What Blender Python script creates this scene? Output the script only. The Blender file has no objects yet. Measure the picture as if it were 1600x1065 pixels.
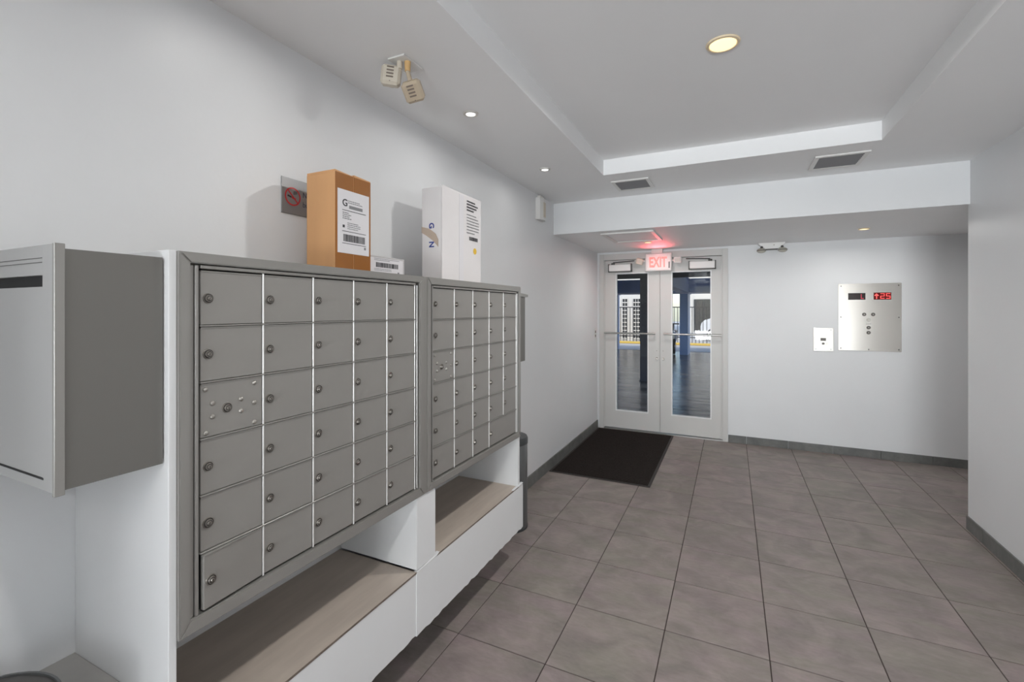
import bpy, bmesh, math, random
from mathutils import Vector, Matrix
random.seed(7)
S = bpy.context.scene
C = S.collection

# ------------------------------------------------------------------ camera
cam_d = bpy.data.cameras.new('camera'); cam = bpy.data.objects.new('camera', cam_d); C.objects.link(cam)
YAW = math.atan(343 / 718.0)
cam.location = (0, 0, 1.5); cam.rotation_euler = (math.pi / 2, 0, YAW)
cam_d.sensor_width = 36; cam_d.lens = 36 * 718 / 1600.0
cam_d.shift_y = -(532.5 - 483) / 1600.0
cam_d.clip_start = 0.02; cam_d.clip_end = 300
S.camera = cam

# ------------------------------------------------------------------ view / world / sun / window daylight
S.view_settings.view_transform = 'Standard'; S.view_settings.look = 'None'
S.view_settings.gamma = 1.0; S.view_settings.use_curve_mapping = False
S.view_settings.exposure = 0.15
W = bpy.data.worlds.new('sky_world'); S.world = W; W.use_nodes = True
wn = W.node_tree.nodes; wl = W.node_tree.links; wn.clear()
sky = wn.new('ShaderNodeTexSky'); sky.sky_type = 'NISHITA'; sky.sun_disc = False
sky.sun_elevation = math.radians(48); sky.sun_rotation = math.radians(200); sky.sun_intensity = 1.0
bg = wn.new('ShaderNodeBackground'); bg.inputs['Strength'].default_value = 0.27
wo = wn.new('ShaderNodeOutputWorld'); wl.new(sky.outputs[0], bg.inputs[0]); wl.new(bg.outputs[0], wo.inputs[0])
sd = bpy.data.lights.new('sun', 'SUN'); sd.energy = 2.0; sd.angle = 0.01; sd.color = (1, .95, .87)
so = bpy.data.objects.new('sun', sd); C.objects.link(so); so.location = (6, -6, 12)
so.rotation_euler = (math.radians(44), 0, math.radians(38))   # shines towards +Y and -X, down
def area(name, loc, rot, sx, sy, power, col=(1, 1, 1)):
    d = bpy.data.lights.new(name, 'AREA'); d.shape = 'RECTANGLE'; d.size = sx; d.size_y = sy; d.energy = power; d.color = col
    o = bpy.data.objects.new(name, d); C.objects.link(o); o.location = loc; o.rotation_euler = rot; return o
# daylight coming in through the glazed front of the lobby behind the camera
area('window_daylight', (-0.05, -7.92, 1.35), (math.radians(90), 0, 0), 2.7, 2.1, 12, (.97, .985, 1))
# fill light added outside that glazing, aimed up to brighten the ceiling
area('ceiling_fill', (-0.05, -8.9, .15), (math.radians(138), 0, 0), 2.9, 1.3, 1750, (.975, .985, 1))
DOWN_MAIN, DOWN_SMALL, DOWN_BACK = 8.0, 0.6, 5.0

# ------------------------------------------------------------------ materials
def mat(name, col, rough=.5, metal=0., spec=.5, noise=0., nscale=6., bump=0., bscale=60., emit=None, estr=0., stretch=(1, 1, 1), objrand=0., col2=None, coat=0.):
    m = bpy.data.materials.new(name); m.use_nodes = True
    nt = m.node_tree; b = nt.nodes['Principled BSDF']
    b.inputs['Base Color'].default_value = (*col, 1); b.inputs['Roughness'].default_value = rough
    b.inputs['Metallic'].default_value = metal; b.inputs['Specular IOR Level'].default_value = spec
    b.inputs['Coat Weight'].default_value = coat
    if emit: b.inputs['Emission Color'].default_value = (*emit, 1); b.inputs['Emission Strength'].default_value = estr
    if noise or bump or objrand or col2:
        tc = nt.nodes.new('ShaderNodeTexCoord'); mp = nt.nodes.new('ShaderNodeMapping'); mp.inputs['Scale'].default_value = stretch
        nt.links.new(tc.outputs['Object'], mp.inputs[0])
    if noise or col2:
        n = nt.nodes.new('ShaderNodeTexNoise'); n.inputs['Scale'].default_value = nscale; n.inputs['Detail'].default_value = 6; n.inputs['Roughness'].default_value = .6
        nt.links.new(mp.outputs[0], n.inputs['Vector'])
        r = nt.nodes.new('ShaderNodeValToRGB')
        c2 = col2 or tuple(c * (1 - noise) for c in col)
        c1 = col if col2 else tuple(min(1, c * (1 + noise)) for c in col)
        r.color_ramp.elements[0].color = (*c2, 1); r.color_ramp.elements[1].color = (*c1, 1)
        r.color_ramp.elements[0].position = .3; r.color_ramp.elements[1].position = .7
        nt.links.new(n.outputs[0], r.inputs[0]); nt.links.new(r.outputs[0], b.inputs['Base Color'])
    if bump:
        n2 = nt.nodes.new('ShaderNodeTexNoise'); n2.inputs['Scale'].default_value = bscale; n2.inputs['Detail'].default_value = 4
        nt.links.new(mp.outputs[0], n2.inputs['Vector'])
        bp = nt.nodes.new('ShaderNodeBump'); bp.inputs['Strength'].default_value = bump; bp.inputs['Distance'].default_value = .01
        nt.links.new(n2.outputs[0], bp.inputs['Height']); nt.links.new(bp.outputs[0], b.inputs['Normal'])
    return m

def tile_mat(name, ca, cb, dark):
    m = bpy.data.materials.new(name); m.use_nodes = True; nt = m.node_tree; b = nt.nodes['Principled BSDF']
    tc = nt.nodes.new('ShaderNodeTexCoord'); oi = nt.nodes.new('ShaderNodeObjectInfo')
    add = nt.nodes.new('ShaderNodeVectorMath'); add.operation = 'ADD'
    mul = nt.nodes.new('ShaderNodeVectorMath'); mul.operation = 'SCALE'; mul.inputs['Scale'].default_value = 3.0
    nt.links.new(oi.outputs['Location'], mul.inputs[0])
    nt.links.new(tc.outputs['Object'], add.inputs[0]); nt.links.new(mul.outputs[0], add.inputs[1])
    n1 = nt.nodes.new('ShaderNodeTexNoise'); n1.inputs['Scale'].default_value = 3.2; n1.inputs['Detail'].default_value = 5; n1.inputs['Distortion'].default_value = .7
    mp = nt.nodes.new('ShaderNodeMapping'); mp.inputs['Scale'].default_value = (1, 2.6, 1)
    nt.links.new(add.outputs[0], mp.inputs[0]); nt.links.new(mp.outputs[0], n1.inputs['Vector'])
    n2 = nt.nodes.new('ShaderNodeTexNoise'); n2.inputs['Scale'].default_value = 20; n2.inputs['Detail'].default_value = 6; n2.inputs['Roughness'].default_value = .7
    nt.links.new(mp.outputs[0], n2.inputs['Vector'])
    mx = nt.nodes.new('ShaderNodeMix'); mx.data_type = 'RGBA'
    mx.inputs['A'].default_value = (*ca, 1); mx.inputs['B'].default_value = (*cb, 1)
    a2 = nt.nodes.new('ShaderNodeMath'); a2.operation = 'MULTIPLY_ADD'; a2.inputs[1].default_value = .35; a2.inputs[2].default_value = -.68
    nt.links.new(oi.outputs['Random'], a2.inputs[0])
    a3 = nt.nodes.new('ShaderNodeMath'); a3.operation = 'MULTIPLY_ADD'; a3.inputs[1].default_value = 2.0; a3.use_clamp = True
    nt.links.new(n1.outputs[0], a3.inputs[0]); nt.links.new(a2.outputs[0], a3.inputs[2])
    nt.links.new(a3.outputs[0], mx.inputs['Factor'])
    mx2 = nt.nodes.new('ShaderNodeMix'); mx2.data_type = 'RGBA'; mx2.blend_type = 'MULTIPLY'; mx2.inputs['Factor'].default_value = 1
    r = nt.nodes.new('ShaderNodeValToRGB'); r.color_ramp.elements[0].position = .32; r.color_ramp.elements[1].position = .68
    r.color_ramp.elements[0].color = (dark, dark, dark, 1); r.color_ramp.elements[1].color = (1.06, 1.06, 1.06, 1)
    nt.links.new(n2.outputs[0], r.inputs[0]); nt.links.new(mx.outputs['Result'], mx2.inputs['A']); nt.links.new(r.outputs[0], mx2.inputs['B'])
    n3 = nt.nodes.new('ShaderNodeTexNoise'); n3.inputs['Scale'].default_value = 4.5; n3.inputs['Detail'].default_value = 4; n3.inputs['Distortion'].default_value = 1.2
    nt.links.new(add.outputs[0], n3.inputs['Vector'])
    r3 = nt.nodes.new('ShaderNodeValToRGB'); r3.color_ramp.elements[0].position = .35; r3.color_ramp.elements[1].position = .66
    r3.color_ramp.elements[0].color = (.84, .84, .84, 1); r3.color_ramp.elements[1].color = (1.14, 1.13, 1.11, 1)
    mx3 = nt.nodes.new('ShaderNodeMix'); mx3.data_type = 'RGBA'; mx3.blend_type = 'MULTIPLY'; mx3.inputs['Factor'].default_value = 1
    nt.links.new(n3.outputs[0], r3.inputs[0]); nt.links.new(mx2.outputs['Result'], mx3.inputs['A']); nt.links.new(r3.outputs[0], mx3.inputs['B'])
    nt.links.new(mx3.outputs['Result'], b.inputs['Base Color'])
    b.inputs['Roughness'].default_value = .48; b.inputs['Specular IOR Level'].default_value = .4
    bp = nt.nodes.new('ShaderNodeBump'); bp.inputs['Strength'].default_value = .08; bp.inputs['Distance'].default_value = .004
    nt.links.new(n2.outputs[0], bp.inputs['Height']); nt.links.new(bp.outputs[0], b.inputs['Normal'])
    return m

def glass_mat():
    m = bpy.data.materials.new('clear_glass'); m.use_nodes = True; nt = m.node_tree; nt.nodes.clear()
    t = nt.nodes.new('ShaderNodeBsdfTransparent'); t.inputs[0].default_value = (.94, .96, .97, 1)
    g = nt.nodes.new('ShaderNodeBsdfGlossy'); g.inputs['Roughness'].default_value = .02
    lw = nt.nodes.new('ShaderNodeFresnel'); lw.inputs[0].default_value = 1.3
    x = nt.nodes.new('ShaderNodeMixShader'); o = nt.nodes.new('ShaderNodeOutputMaterial')
    nt.links.new(lw.outputs[0], x.inputs[0]); nt.links.new(t.outputs[0], x.inputs[1]); nt.links.new(g.outputs[0], x.inputs[2]); nt.links.new(x.outputs[0], o.inputs[0])
    return m

M = {}
M['wall'] = mat('wall_paint', (.80, .81, .82), .42, noise=.012, nscale=2.5, bump=.05, bscale=35)
M['ceil'] = mat('ceiling_paint', (.915, .917, .92), .6, noise=.01, nscale=2)
M['tile'] = tile_mat('porcelain_tile', (.292, .236, .238), (.236, .218, .190), .88)
M['grout'] = mat('dark_grout', (.055, .04, .036), .9)
M['base'] = tile_mat('skirting_tile', (.20, .20, .192), (.155, .16, .155), .84)
M['mail'] = mat('mailbox_grey', (.33, .318, .298), .38, metal=.3, spec=.4, noise=.02, nscale=9)
M['mailframe'] = mat('mailbox_frame_grey', (.325, .315, .296), .33, metal=.35, noise=.03, nscale=14, stretch=(1, .1, .1))
M['chrome'] = mat('bright_aluminium', (.93, .92, .90), .32, metal=.45)
M['lock'] = mat('lock_nickel', (.36, .335, .305), .3, metal=.85)
M['rivet'] = mat('rivet_steel', (.42, .40, .37), .3, metal=.7)
M['lockdark'] = mat('keyhole_dark', (.03, .027, .025), .5)
M['gap'] = mat('mailbox_gap_black', (.012, .012, .012), .8)
M['white'] = mat('white_board', (.78, .785, .79), .45, noise=.012, nscale=4, bump=.03, bscale=25)
M['whitewall'] = M['white']
M['ply'] = mat('plywood_ledge', (.50, .43, .37), .55, noise=.10, nscale=5, bump=.06, bscale=90, stretch=(4, .6, 1))
M['plyedge'] = mat('plywood_edge', (.17, .135, .11), .7, noise=.2, nscale=40)
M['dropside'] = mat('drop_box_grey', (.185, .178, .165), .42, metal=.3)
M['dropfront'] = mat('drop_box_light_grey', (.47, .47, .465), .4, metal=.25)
M['container'] = mat('dark_grey_plastic', (.10, .094, .09), .55)
M['ledgegrey'] = mat('grey_ledge', (.34, .33, .315), .6, noise=.06, nscale=6)
M['black'] = mat('matt_black', (.012, .012, .013), .7)
M['bin'] = mat('bin_steel_grey', (.17, .175, .178), .35, metal=.5)
M['binlid'] = mat('bin_lid_black', (.06, .065, .068), .4)
M['mat'] = mat('rubber_mat', (.030, .024, .022), .95, spec=.1, noise=.35, nscale=70, bump=.5, bscale=350)
M['matedge'] = mat('mat_rubber_edge', (.034, .030, .028), .7)
M['card'] = mat('cardboard', (.66, .36, .165), .75, noise=.05, nscale=5, stretch=(2, 2, .3))
M['tape'] = mat('brown_packing_tape', (.34, .13, .028), .18, noise=.05, nscale=4, bump=.10, bscale=12, coat=.3)
M['poly'] = mat('white_poly_wrap', (.82, .79, .79), .22, noise=.02, nscale=5, bump=.22, bscale=9)
M['whitebox'] = mat('white_parcel_card', (.76, .735, .735), .5, noise=.02, nscale=6, bump=.04, bscale=10)
M['label'] = mat('paper_label', (.80, .78, .80), .2, bump=.12, bscale=16)
M['ink'] = mat('print_black', (.03, .03, .035), .5)
M['inkgrey'] = mat('print_grey', (.22, .22, .23), .5)
M['blueink'] = mat('print_blue', (.03, .055, .26), .5)
M['signink'] = mat('print_slate', (.06, .07, .11), .5)
M['papertape'] = mat('paper_tape', (.50, .40, .32), .7)
M['yellow'] = mat('yellow_sticker', (.85, .55, .06), .5)
M['silverbox'] = mat('grey_parcel', (.52, .50, .505), .5)
M['signgrey'] = mat('sign_brushed_grey', (.30, .30, .305), .35, metal=.4)
M['red'] = mat('sign_red', (.52, .03, .035), .4)
M['doorpaint'] = mat('door_paint', (.63, .62, .60), .4, noise=.01, nscale=5)
M['doorbead'] = mat('glazing_bead_white', (.88, .88, .88), .35)
M['bar'] = mat('brushed_bar', (.50, .50, .48), .3, metal=.8)
M['closer'] = mat('closer_cover', (.92, .90, .88), .4)
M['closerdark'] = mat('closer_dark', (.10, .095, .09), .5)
M['steel'] = mat('polished_steel', (.88, .845, .79), .22, metal=1.0)
M['steel2'] = mat('satin_steel', (.80, .775, .73), .42, metal=.75)
M['steelb'] = mat('steel_button', (.13, .12, .11), .45, metal=.5)
M['steelr'] = mat('steel_button_ring', (.52, .50, .46), .3, metal=.9)
M['dispdark'] = mat('display_glass', (.03, .022, .022), .2)
M['dispred'] = mat('display_red_glass', (.10, .004, .004), .2, emit=(.5, 0, .005), estr=.05)
M['led'] = mat('led_red', (.8, .1, .1), .4, emit=(1, .10, .09), estr=.85)
M['leddim'] = mat('led_red_dim', (.4, .03, .06), .4, emit=(.9, .05, .12), estr=.30)
M['exit'] = mat('exit_red', (.9, .2, .18), .4, emit=(1, .12, .10), estr=1.2)
M['plastic'] = mat('white_plastic', (.78, .77, .75), .4)
M['brightplastic'] = mat('bright_white_plastic', (.90, .89, .87), .35)
M['beige'] = mat('aged_beige_plastic', (.66, .60, .50), .45)
M['beige2'] = mat('aged_tan_plastic', (.50, .41, .30), .45)
M['beigedark'] = mat('dark_brown_plastic', (.20, .16, .13), .6)  # dark brown of the vent slots and switch rockers
M['amber'] = mat('amber_swivel', (.70, .45, .20), .4)
M['lens'] = mat('lamp_lens', (.55, .53, .46), .12)
M['ventdark'] = mat('vent_dark', (.035, .036, .038), .7)
M['ventslat'] = mat('vent_slat', (.26, .262, .27), .5)
M['trim'] = mat('downlight_trim', (.72, .70, .66), .4)
M['trimwarm'] = mat('downlight_trim_warm', (.80, .66, .46), .4)
M['lampwarm'] = mat('lamp_warm', (1, .9, .7), .5, emit=(1, .80, .42), estr=1.05)
M['lampcool'] = mat('lamp_cool', (1, 1, 1), .5, emit=(1, 1, .98), estr=2.0)
M['glass'] = glass_mat()
# outside
M['asphalt'] = mat('wet_asphalt', (.04, .038, .04), .24, col2=(.30, .275, .26), nscale=1.6, bump=.9, bscale=4.5, stretch=(.3, 1.3, 1))  # pale noise patches paint in the bright highlights on the wet ground
M['paleground'] = mat('sunlit_concrete', (.55, .52, .48), .8, noise=.08, nscale=2)
M['navy'] = mat('navy_paint', (.010, .013, .030), .5)
M['blue'] = mat('blue_paint', (.16, .27, .58), .5)
M['lightblue'] = mat('pale_blue', (.47, .54, .78), .5)
M['deck'] = mat('deck_underside', (.10, .12, .16), .8)
M['pipe'] = mat('white_pipe', (.72, .74, .78), .4)
M['fence'] = mat('black_fence', (.02, .02, .022), .5)
M['yellowcurb'] = mat('yellow_curb', (.75, .50, .10), .7)
M['facade'] = mat('white_facade', (.80, .74, .65), .8)
M['facwin'] = mat('dark_window', (.035, .037, .042), .25)
M['carwhite'] = mat('car_white', (.80, .79, .78), .2, coat=.5)
M['cardark'] = mat('car_glass', (.02, .022, .025), .1)
M['tyre'] = mat('tyre_black', (.015, .015, .015), .8)
M['rim'] = mat('wheel_rim', (.55, .55, .56), .25, metal=.8)
M['hedge'] = mat('dark_gate_panel', (.05, .052, .05), .8, noise=.4, nscale=12)

# ------------------------------------------------------------------ helpers
def wpos(o):
    p = Vector((0, 0, 0))
    while o is not None:
        p += o.location; o = o.parent
    return p
class MB:
    def __init__(s): s.bm = bmesh.new()
    def _m(s, faces, mi):
        if mi:
            for f in faces: f.material_index = mi
    def box(s, x0, x1, y0, y1, z0, z1, bev=0., mi=0):
        if x0 > x1: x0, x1 = x1, x0
        if y0 > y1: y0, y1 = y1, y0
        if z0 > z1: z0, z1 = z1, z0
        r = bmesh.ops.create_cube(s.bm, size=1, matrix=Matrix.Translation(((x0 + x1) / 2, (y0 + y1) / 2, (z0 + z1) / 2)) @ Matrix.Diagonal((x1 - x0, y1 - y0, z1 - z0, 1)))
        vs = r['verts']; fs = list({f for v in vs for f in v.link_faces})
        if bev:
            es = list({e for v in vs for e in v.link_edges})
            q = bmesh.ops.bevel(s.bm, geom=es, offset=bev, segments=1, affect='EDGES', profile=.7); fs = list(set(q['faces']) | {f for f in fs if f.is_valid})
        s._m(fs, mi); return s
    def cyl(s, p0, p1, r, r2=None, n=16, mi=0, caps=True):
        p0 = Vector(p0); p1 = Vector(p1); d = p1 - p0
        q = d.to_track_quat('Z', 'Y').to_matrix().to_4x4()
        x = bmesh.ops.create_cone(s.bm, cap_ends=caps, segments=n, radius1=r, radius2=r if r2 is None else r2, depth=d.length, matrix=Matrix.Translation((p0 + p1) / 2) @ q)
        s._m(list({f for v in x['verts'] for f in v.link_faces}), mi); return s
    def sph(s, c, r, sc=(1, 1, 1), n=12, mi=0, rot=None):
        mt = Matrix.Translation(c) @ (rot or Matrix.Identity(4)) @ Matrix.Diagonal((*sc, 1))
        x = bmesh.ops.create_uvsphere(s.bm, u_segments=n, v_segments=max(6, n // 2), radius=r, matrix=mt)
        s._m(list({f for v in x['verts'] for f in v.link_faces}), mi); return s
    def lathe(s, prof, c=(0, 0, 0), n=32, mi=0):
        rings = []
        for (r, z) in prof:
            if r < 1e-6: rings.append([s.bm.verts.new((c[0], c[1], c[2] + z))])
            else: rings.append([s.bm.verts.new((c[0] + r * math.cos(2 * math.pi * k / n), c[1] + r * math.sin(2 * math.pi * k / n), c[2] + z)) for k in range(n)])
        fs = []
        for a, b in zip(rings, rings[1:]):
            for k in range(n):
                k2 = (k + 1) % n
                if len(a) == 1 and len(b) == 1: continue
                if len(a) == 1: fs.append(s.bm.faces.new((a[0], b[k2], b[k])))
                elif len(b) == 1: fs.append(s.bm.faces.new((a[k], a[k2], b[0])))
                else: fs.append(s.bm.faces.new((a[k], a[k2], b[k2], b[k])))
        s._m(fs, mi); return s
    def prism(s, pts, ax, a, b, mi=0):
        """pts: 2D polygon; ax: extrusion axis; the other two axes in xyz order"""
        def P(p, t):
            if ax == 'x': return (t, p[0], p[1])
            if ax == 'y': return (p[0], t, p[1])
            return (p[0], p[1], t)
        v0 = [s.bm.verts.new(P(p, a)) for p in pts]; v1 = [s.bm.verts.new(P(p, b)) for p in pts]
        fs = [s.bm.faces.new(v0), s.bm.faces.new(v1[::-1])]
        n = len(pts)
        for i in range(n): fs.append(s.bm.faces.new((v0[i], v0[(i + 1) % n], v1[(i + 1) % n], v1[i])))
        s._m(fs, mi); return s
    def quad(s, *p, mi=0):
        f = s.bm.faces.new([s.bm.verts.new(q) for q in p]); s._m([f], mi); return s
    def mesh(s, name, mats, off=None, smooth=False):
        if off is not None: bmesh.ops.translate(s.bm, verts=s.bm.verts, vec=-Vector(off))
        bmesh.ops.recalc_face_normals(s.bm, faces=s.bm.faces)
        me = bpy.data.meshes.new(name); s.bm.to_mesh(me); s.bm.free()
        for m in (mats if isinstance(mats, (list, tuple)) else [mats]): me.materials.append(M[m])
        if smooth:
            me.polygons.foreach_set('use_smooth', [True] * len(me.polygons))
            try: me.set_sharp_from_angle(angle=math.radians(40))
            except Exception: pass
        return me
    def build(s, name, mats, parent=None, loc=None, smooth=False):
        """geometry is in world coordinates; loc = object's world origin"""
        loc = Vector(loc) if loc is not None else (wpos(parent) if parent else Vector((0, 0, 0)))
        me = s.mesh(name, mats, loc, smooth)
        o = bpy.data.objects.new(name, me); C.objects.link(o)
        if parent: o.parent = parent; o.location = loc - wpos(parent)
        else: o.location = loc
        return o
def box(name, mats, parent, *d, bev=0., **k): return MB().box(*d, bev=bev).build(name, mats, parent, **k)
def inst(me, name, loc, parent):
    o = bpy.data.objects.new(name, me); C.objects.link(o); o.parent = parent
    o.location = Vector(loc) - wpos(parent) if parent else Vector(loc); return o
def tag(o, label=None, cat=None, group=None, kind=None):
    if label: o['label'] = label
    if cat: o['category'] = cat
    if group: o['group'] = group
    if kind: o['kind'] = kind
    return o
def thing(name, loc, label, cat, group=None, kind=None):
    o = bpy.data.objects.new(name, None); C.objects.link(o); o.location = loc; o.empty_display_size = .05
    return tag(o, label, cat, group, kind)
def struct(o, label, cat): return tag(o, label, cat, kind='structure')
def text_mesh(s, size, depth=.0006, align='LEFT', bold=0.):
    cu = bpy.data.curves.new('lettering', 'FONT'); cu.body = s; cu.size = size; cu.extrude = depth; cu.align_x = align; cu.offset = bold
    o = bpy.data.objects.new('lettering_tmp', cu); C.objects.link(o)
    bpy.context.view_layer.update()
    me = bpy.data.meshes.new_from_object(o.evaluated_get(bpy.context.evaluated_depsgraph_get()))
    bpy.data.objects.remove(o); bpy.data.curves.remove(cu); me.name = 'lettering'; return me
# basis matrices: text plane -> wall planes (columns = text x, text y, text normal)
def basis(ex, ey): 
    ez = Vector(ex).cross(Vector(ey)); return Matrix((Vector(ex), Vector(ey), ez)).transposed().to_4x4()
FACE_X = basis((0, 1, 0), (0, 0, 1))      # readable from +X
FACE_NY = basis((1, 0, 0), (0, 0, 1))     # readable from -Y
def lettering(s, size, loc, B, m, parent, name='lettering', align='LEFT', bold=0., sx=1., spin=0., depth=.0006):
    me = text_mesh(s, size, depth, align, bold)
    me.transform(B @ Matrix.Rotation(spin, 4, 'Z') @ Matrix.Diagonal((sx, 1, 1, 1))); me.materials.clear(); me.materials.append(M[m])
    return inst(me, name, loc, parent)

# ------------------------------------------------------------------ room dimensions
XL, XR, XR2 = -1.541, 1.46, 2.55      # left wall, right wall, alcove right wall
YB, YR, YBEAM = 5.75, -8.0, 4.15
ZC, ZT, ZS = 2.51, 2.625, 2.215       # ceiling, tray, soffit
TP, TPY = .430, .4325
# floor slab (grout) with individually laid tiles
floor = struct(box('floor', 'grout', None, XL - .05, XR2 + .05, YR - .05, YB + .2, -.12, -.003), 'grey porcelain tiled lobby floor with dark grout', 'floor')
def cuts(a, b, o, p):
    k = math.ceil((a - o) / p + 1e-6); c = [a]
    while o + k * p < b - 1e-6: c.append(o + k * p); k += 1
    return c + [b]
cache = {}
xs = cuts(XL, XR2, -1.142, TP); ys = cuts(YR, YB, 1.815, TPY)
G = .0022
for i in range(len(xs) - 1):
    for j in range(len(ys) - 1):
        x0, x1, y0, y1 = xs[i], xs[i + 1], ys[j], ys[j + 1]
        if (x0 > XR + .01 and y1 < YBEAM) or y1 < -2.2: continue
        if x1 - x0 < .012 or y1 - y0 < .012: continue
        w, d = round(x1 - x0, 4), round(y1 - y0, 4)
        if (w, d) not in cache:
            cache[(w, d)] = MB().box(-w / 2 + G, w / 2 - G, -d / 2 + G, d / 2 - G, -.01, 0, bev=.0012).mesh('tile', 'tile')
        inst(cache[(w, d)], 'tile', ((x0 + x1) / 2, (y0 + y1) / 2, 0), floor)

# walls
struct(box('wall_left', 'wall', None, XL - .15, XL, YR, YB + .16, -.1, 2.9), 'long smooth white wall behind the mailboxes', 'wall')
struct(box('wall_right', 'wall', None, XR, XR + .16, YR, 4.18, -.1, 2.9), 'plain white wall along the right edge of the lobby', 'wall')
struct(MB().box(XR2, XR2 + .15, 4.0, YB + .16, -.1, 2.9).box(XR + .16, XR2, 4.02, 4.18, -.1, 2.9).build('wall_alcove', 'wall'), 'white return wall of the alcove behind the right corner', 'wall')
wb = MB(); DX0, DX1, DZ1 = -1.512, -.036, 2.19
wb.box(XL, DX0, YB, YB + .16, -.1, 2.9).box(DX0, DX1, YB, YB + .16, DZ1, 2.9).box(DX1, XR2, YB, YB + .16, -.1, 2.9)
struct(wb.build('wall_back', 'wall'), 'white back wall with the glass double door', 'wall')
struct(box('wall_shade_block', 'wall', None, XL, -.98, -3.2, -.75, -.1, ZC), 'unseen white block added behind the viewer to shade the near-left corner', 'wall')  # unseen block added to keep the rear light off the near-left faces
# rear wall with a broad glazed front behind the camera
wr = MB(); wr.box(XL, -1.4, YR - .15, YR, -.1, 2.9).box(1.3, XR, YR - .15, YR, -.1, 2.9).box(-1.4, 1.3, YR - .15, YR, 2.4, 2.9).box(-1.4, 1.3, YR - .15, YR, -.1, .3)
struct(wr.build('wall_rear', 'wall'), 'white rear wall around the glazed lobby front', 'wall')
w1 = struct(MB().box(-1.4, 1.3, YR - .09, YR - .08, .3, 2.4).build('window_1', 'glass'), 'wide clear glazed lobby front behind the viewer', 'window')
for x in (-1.4, -.52, .36, 1.24): box('window_frame', 'doorpaint', w1, x, x + .06, YR - .12, YR - .05, .3, 2.4)

# ceiling: flat margin around a raised tray, then the dropped soffit
TX0, TX1, TY0, TY1 = -.872, .81, -6.5, 3.425
ce = MB()
ce.box(XL, TX0, YR, YBEAM, ZC, 2.9).box(TX1, XR, YR, YBEAM, ZC, 2.9).box(TX0, TX1, TY1, YBEAM, ZC, 2.9).box(TX0, TX1, YR, TY0, ZC, 2.9).box(TX0, TX1, TY0, TY1, ZT, 2.9)
ceil = struct(ce.build('ceiling', 'ceil'), 'white ceiling with a long raised rectangular tray', 'ceiling')
struct(box('ceiling_soffit', 'ceil', None, XL, XR2, YBEAM + .02, YB, ZS, 2.9), 'lower white dropped ceiling in front of the exit door', 'ceiling')
struct(box('trim_2', 'wall', None, XL, XR, YBEAM, YBEAM + .0195, ZS - .001, 2.9), 'white bulkhead face across the room below the ceiling', 'bulkhead')  # separate slab in the darker wall colour, so the beam face renders dimmer

# baseboards made of tiles
def baseboard(name, lab, axis, a, b, at, side, h, o, p):
    root = thing(name, (at if axis == 'y' else a, a if axis == 'y' else at, 0), lab, 'baseboard', kind='structure')
    c = cuts(a, b, o, p)
    for u, v in zip(c, c[1:]):
        if v - u < .015: continue
        t = .011
        if axis == 'y': MB().box(at, at + side * t, u + .0012, v - .0012, 0.0005, h, bev=.001).build('tile', 'base', root, loc=(at, (u + v) / 2, 0))
        else: MB().box(u + .0012, v - .0012, at, at + side * t, 0.0005, h, bev=.001).build('tile', 'base', root, loc=((u + v) / 2, at, 0))
baseboard('baseboard_left', 'grey tile skirting along the left wall beside the mat', 'y', 2.55, YB - .012, XL, 1, .098, 1.815 + .2, TPY)
baseboard('baseboard_back', 'grey tile skirting along the back wall right of the door', 'x', DX1 + .002, XR2, YB, -1, .083, .150, .4)
baseboard('baseboard_right', 'grey tile skirting along the right wall', 'y', YR + .02, 4.18, XR, -1, .09, 3.95, .9)

# ------------------------------------------------------------------ mailbox banks
XF = -1.112   # frame face
XD = -1.122   # door face
def lock_mesh(r=.0125):
    m = MB(); x = 0
    m.cyl((x, 0, 0), (x + .003, 0, 0), r, r * .93, n=18)
    m.cyl((x + .003, 0, 0), (x + .0034, 0, 0), r * .86, n=18, mi=1)
    m.cyl((x + .0034, 0, 0), (x + .0065, 0, 0), r * .70, r * .62, n=16)
    m.cyl((x + .0065, 0, 0), (x + .0068, 0, 0), r * .52, n=14, mi=1)
    m.cyl((x + .0068, 0, 0), (x + .0085, 0, 0), r * .40, r * .34, n=12)
    m.box(x + .0085, x + .009, -.0006, .0006, -r * .3, r * .2, mi=1)
    me = m.mesh('lock', ['lock', 'lockdark'], smooth=True); return me
LOCK = lock_mesh()
rv = MB(); rv.lathe([(.0060, 0), (.0056, .0020), (.0042, .0036), (.0018, .0046), (0, .0048)], n=12)
RIVET = rv.mesh('rivet', 'rivet', smooth=True); RIVET.transform(Matrix.Rotation(math.pi / 2, 4, 'Y'))
RIV = [(.012, .049), (.136, .048), (.029, .014), (.029, -.018), (.1, .012), (.136, -.003), (.1, -.018), (.136, -.054), (.013, -.054)]
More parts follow.
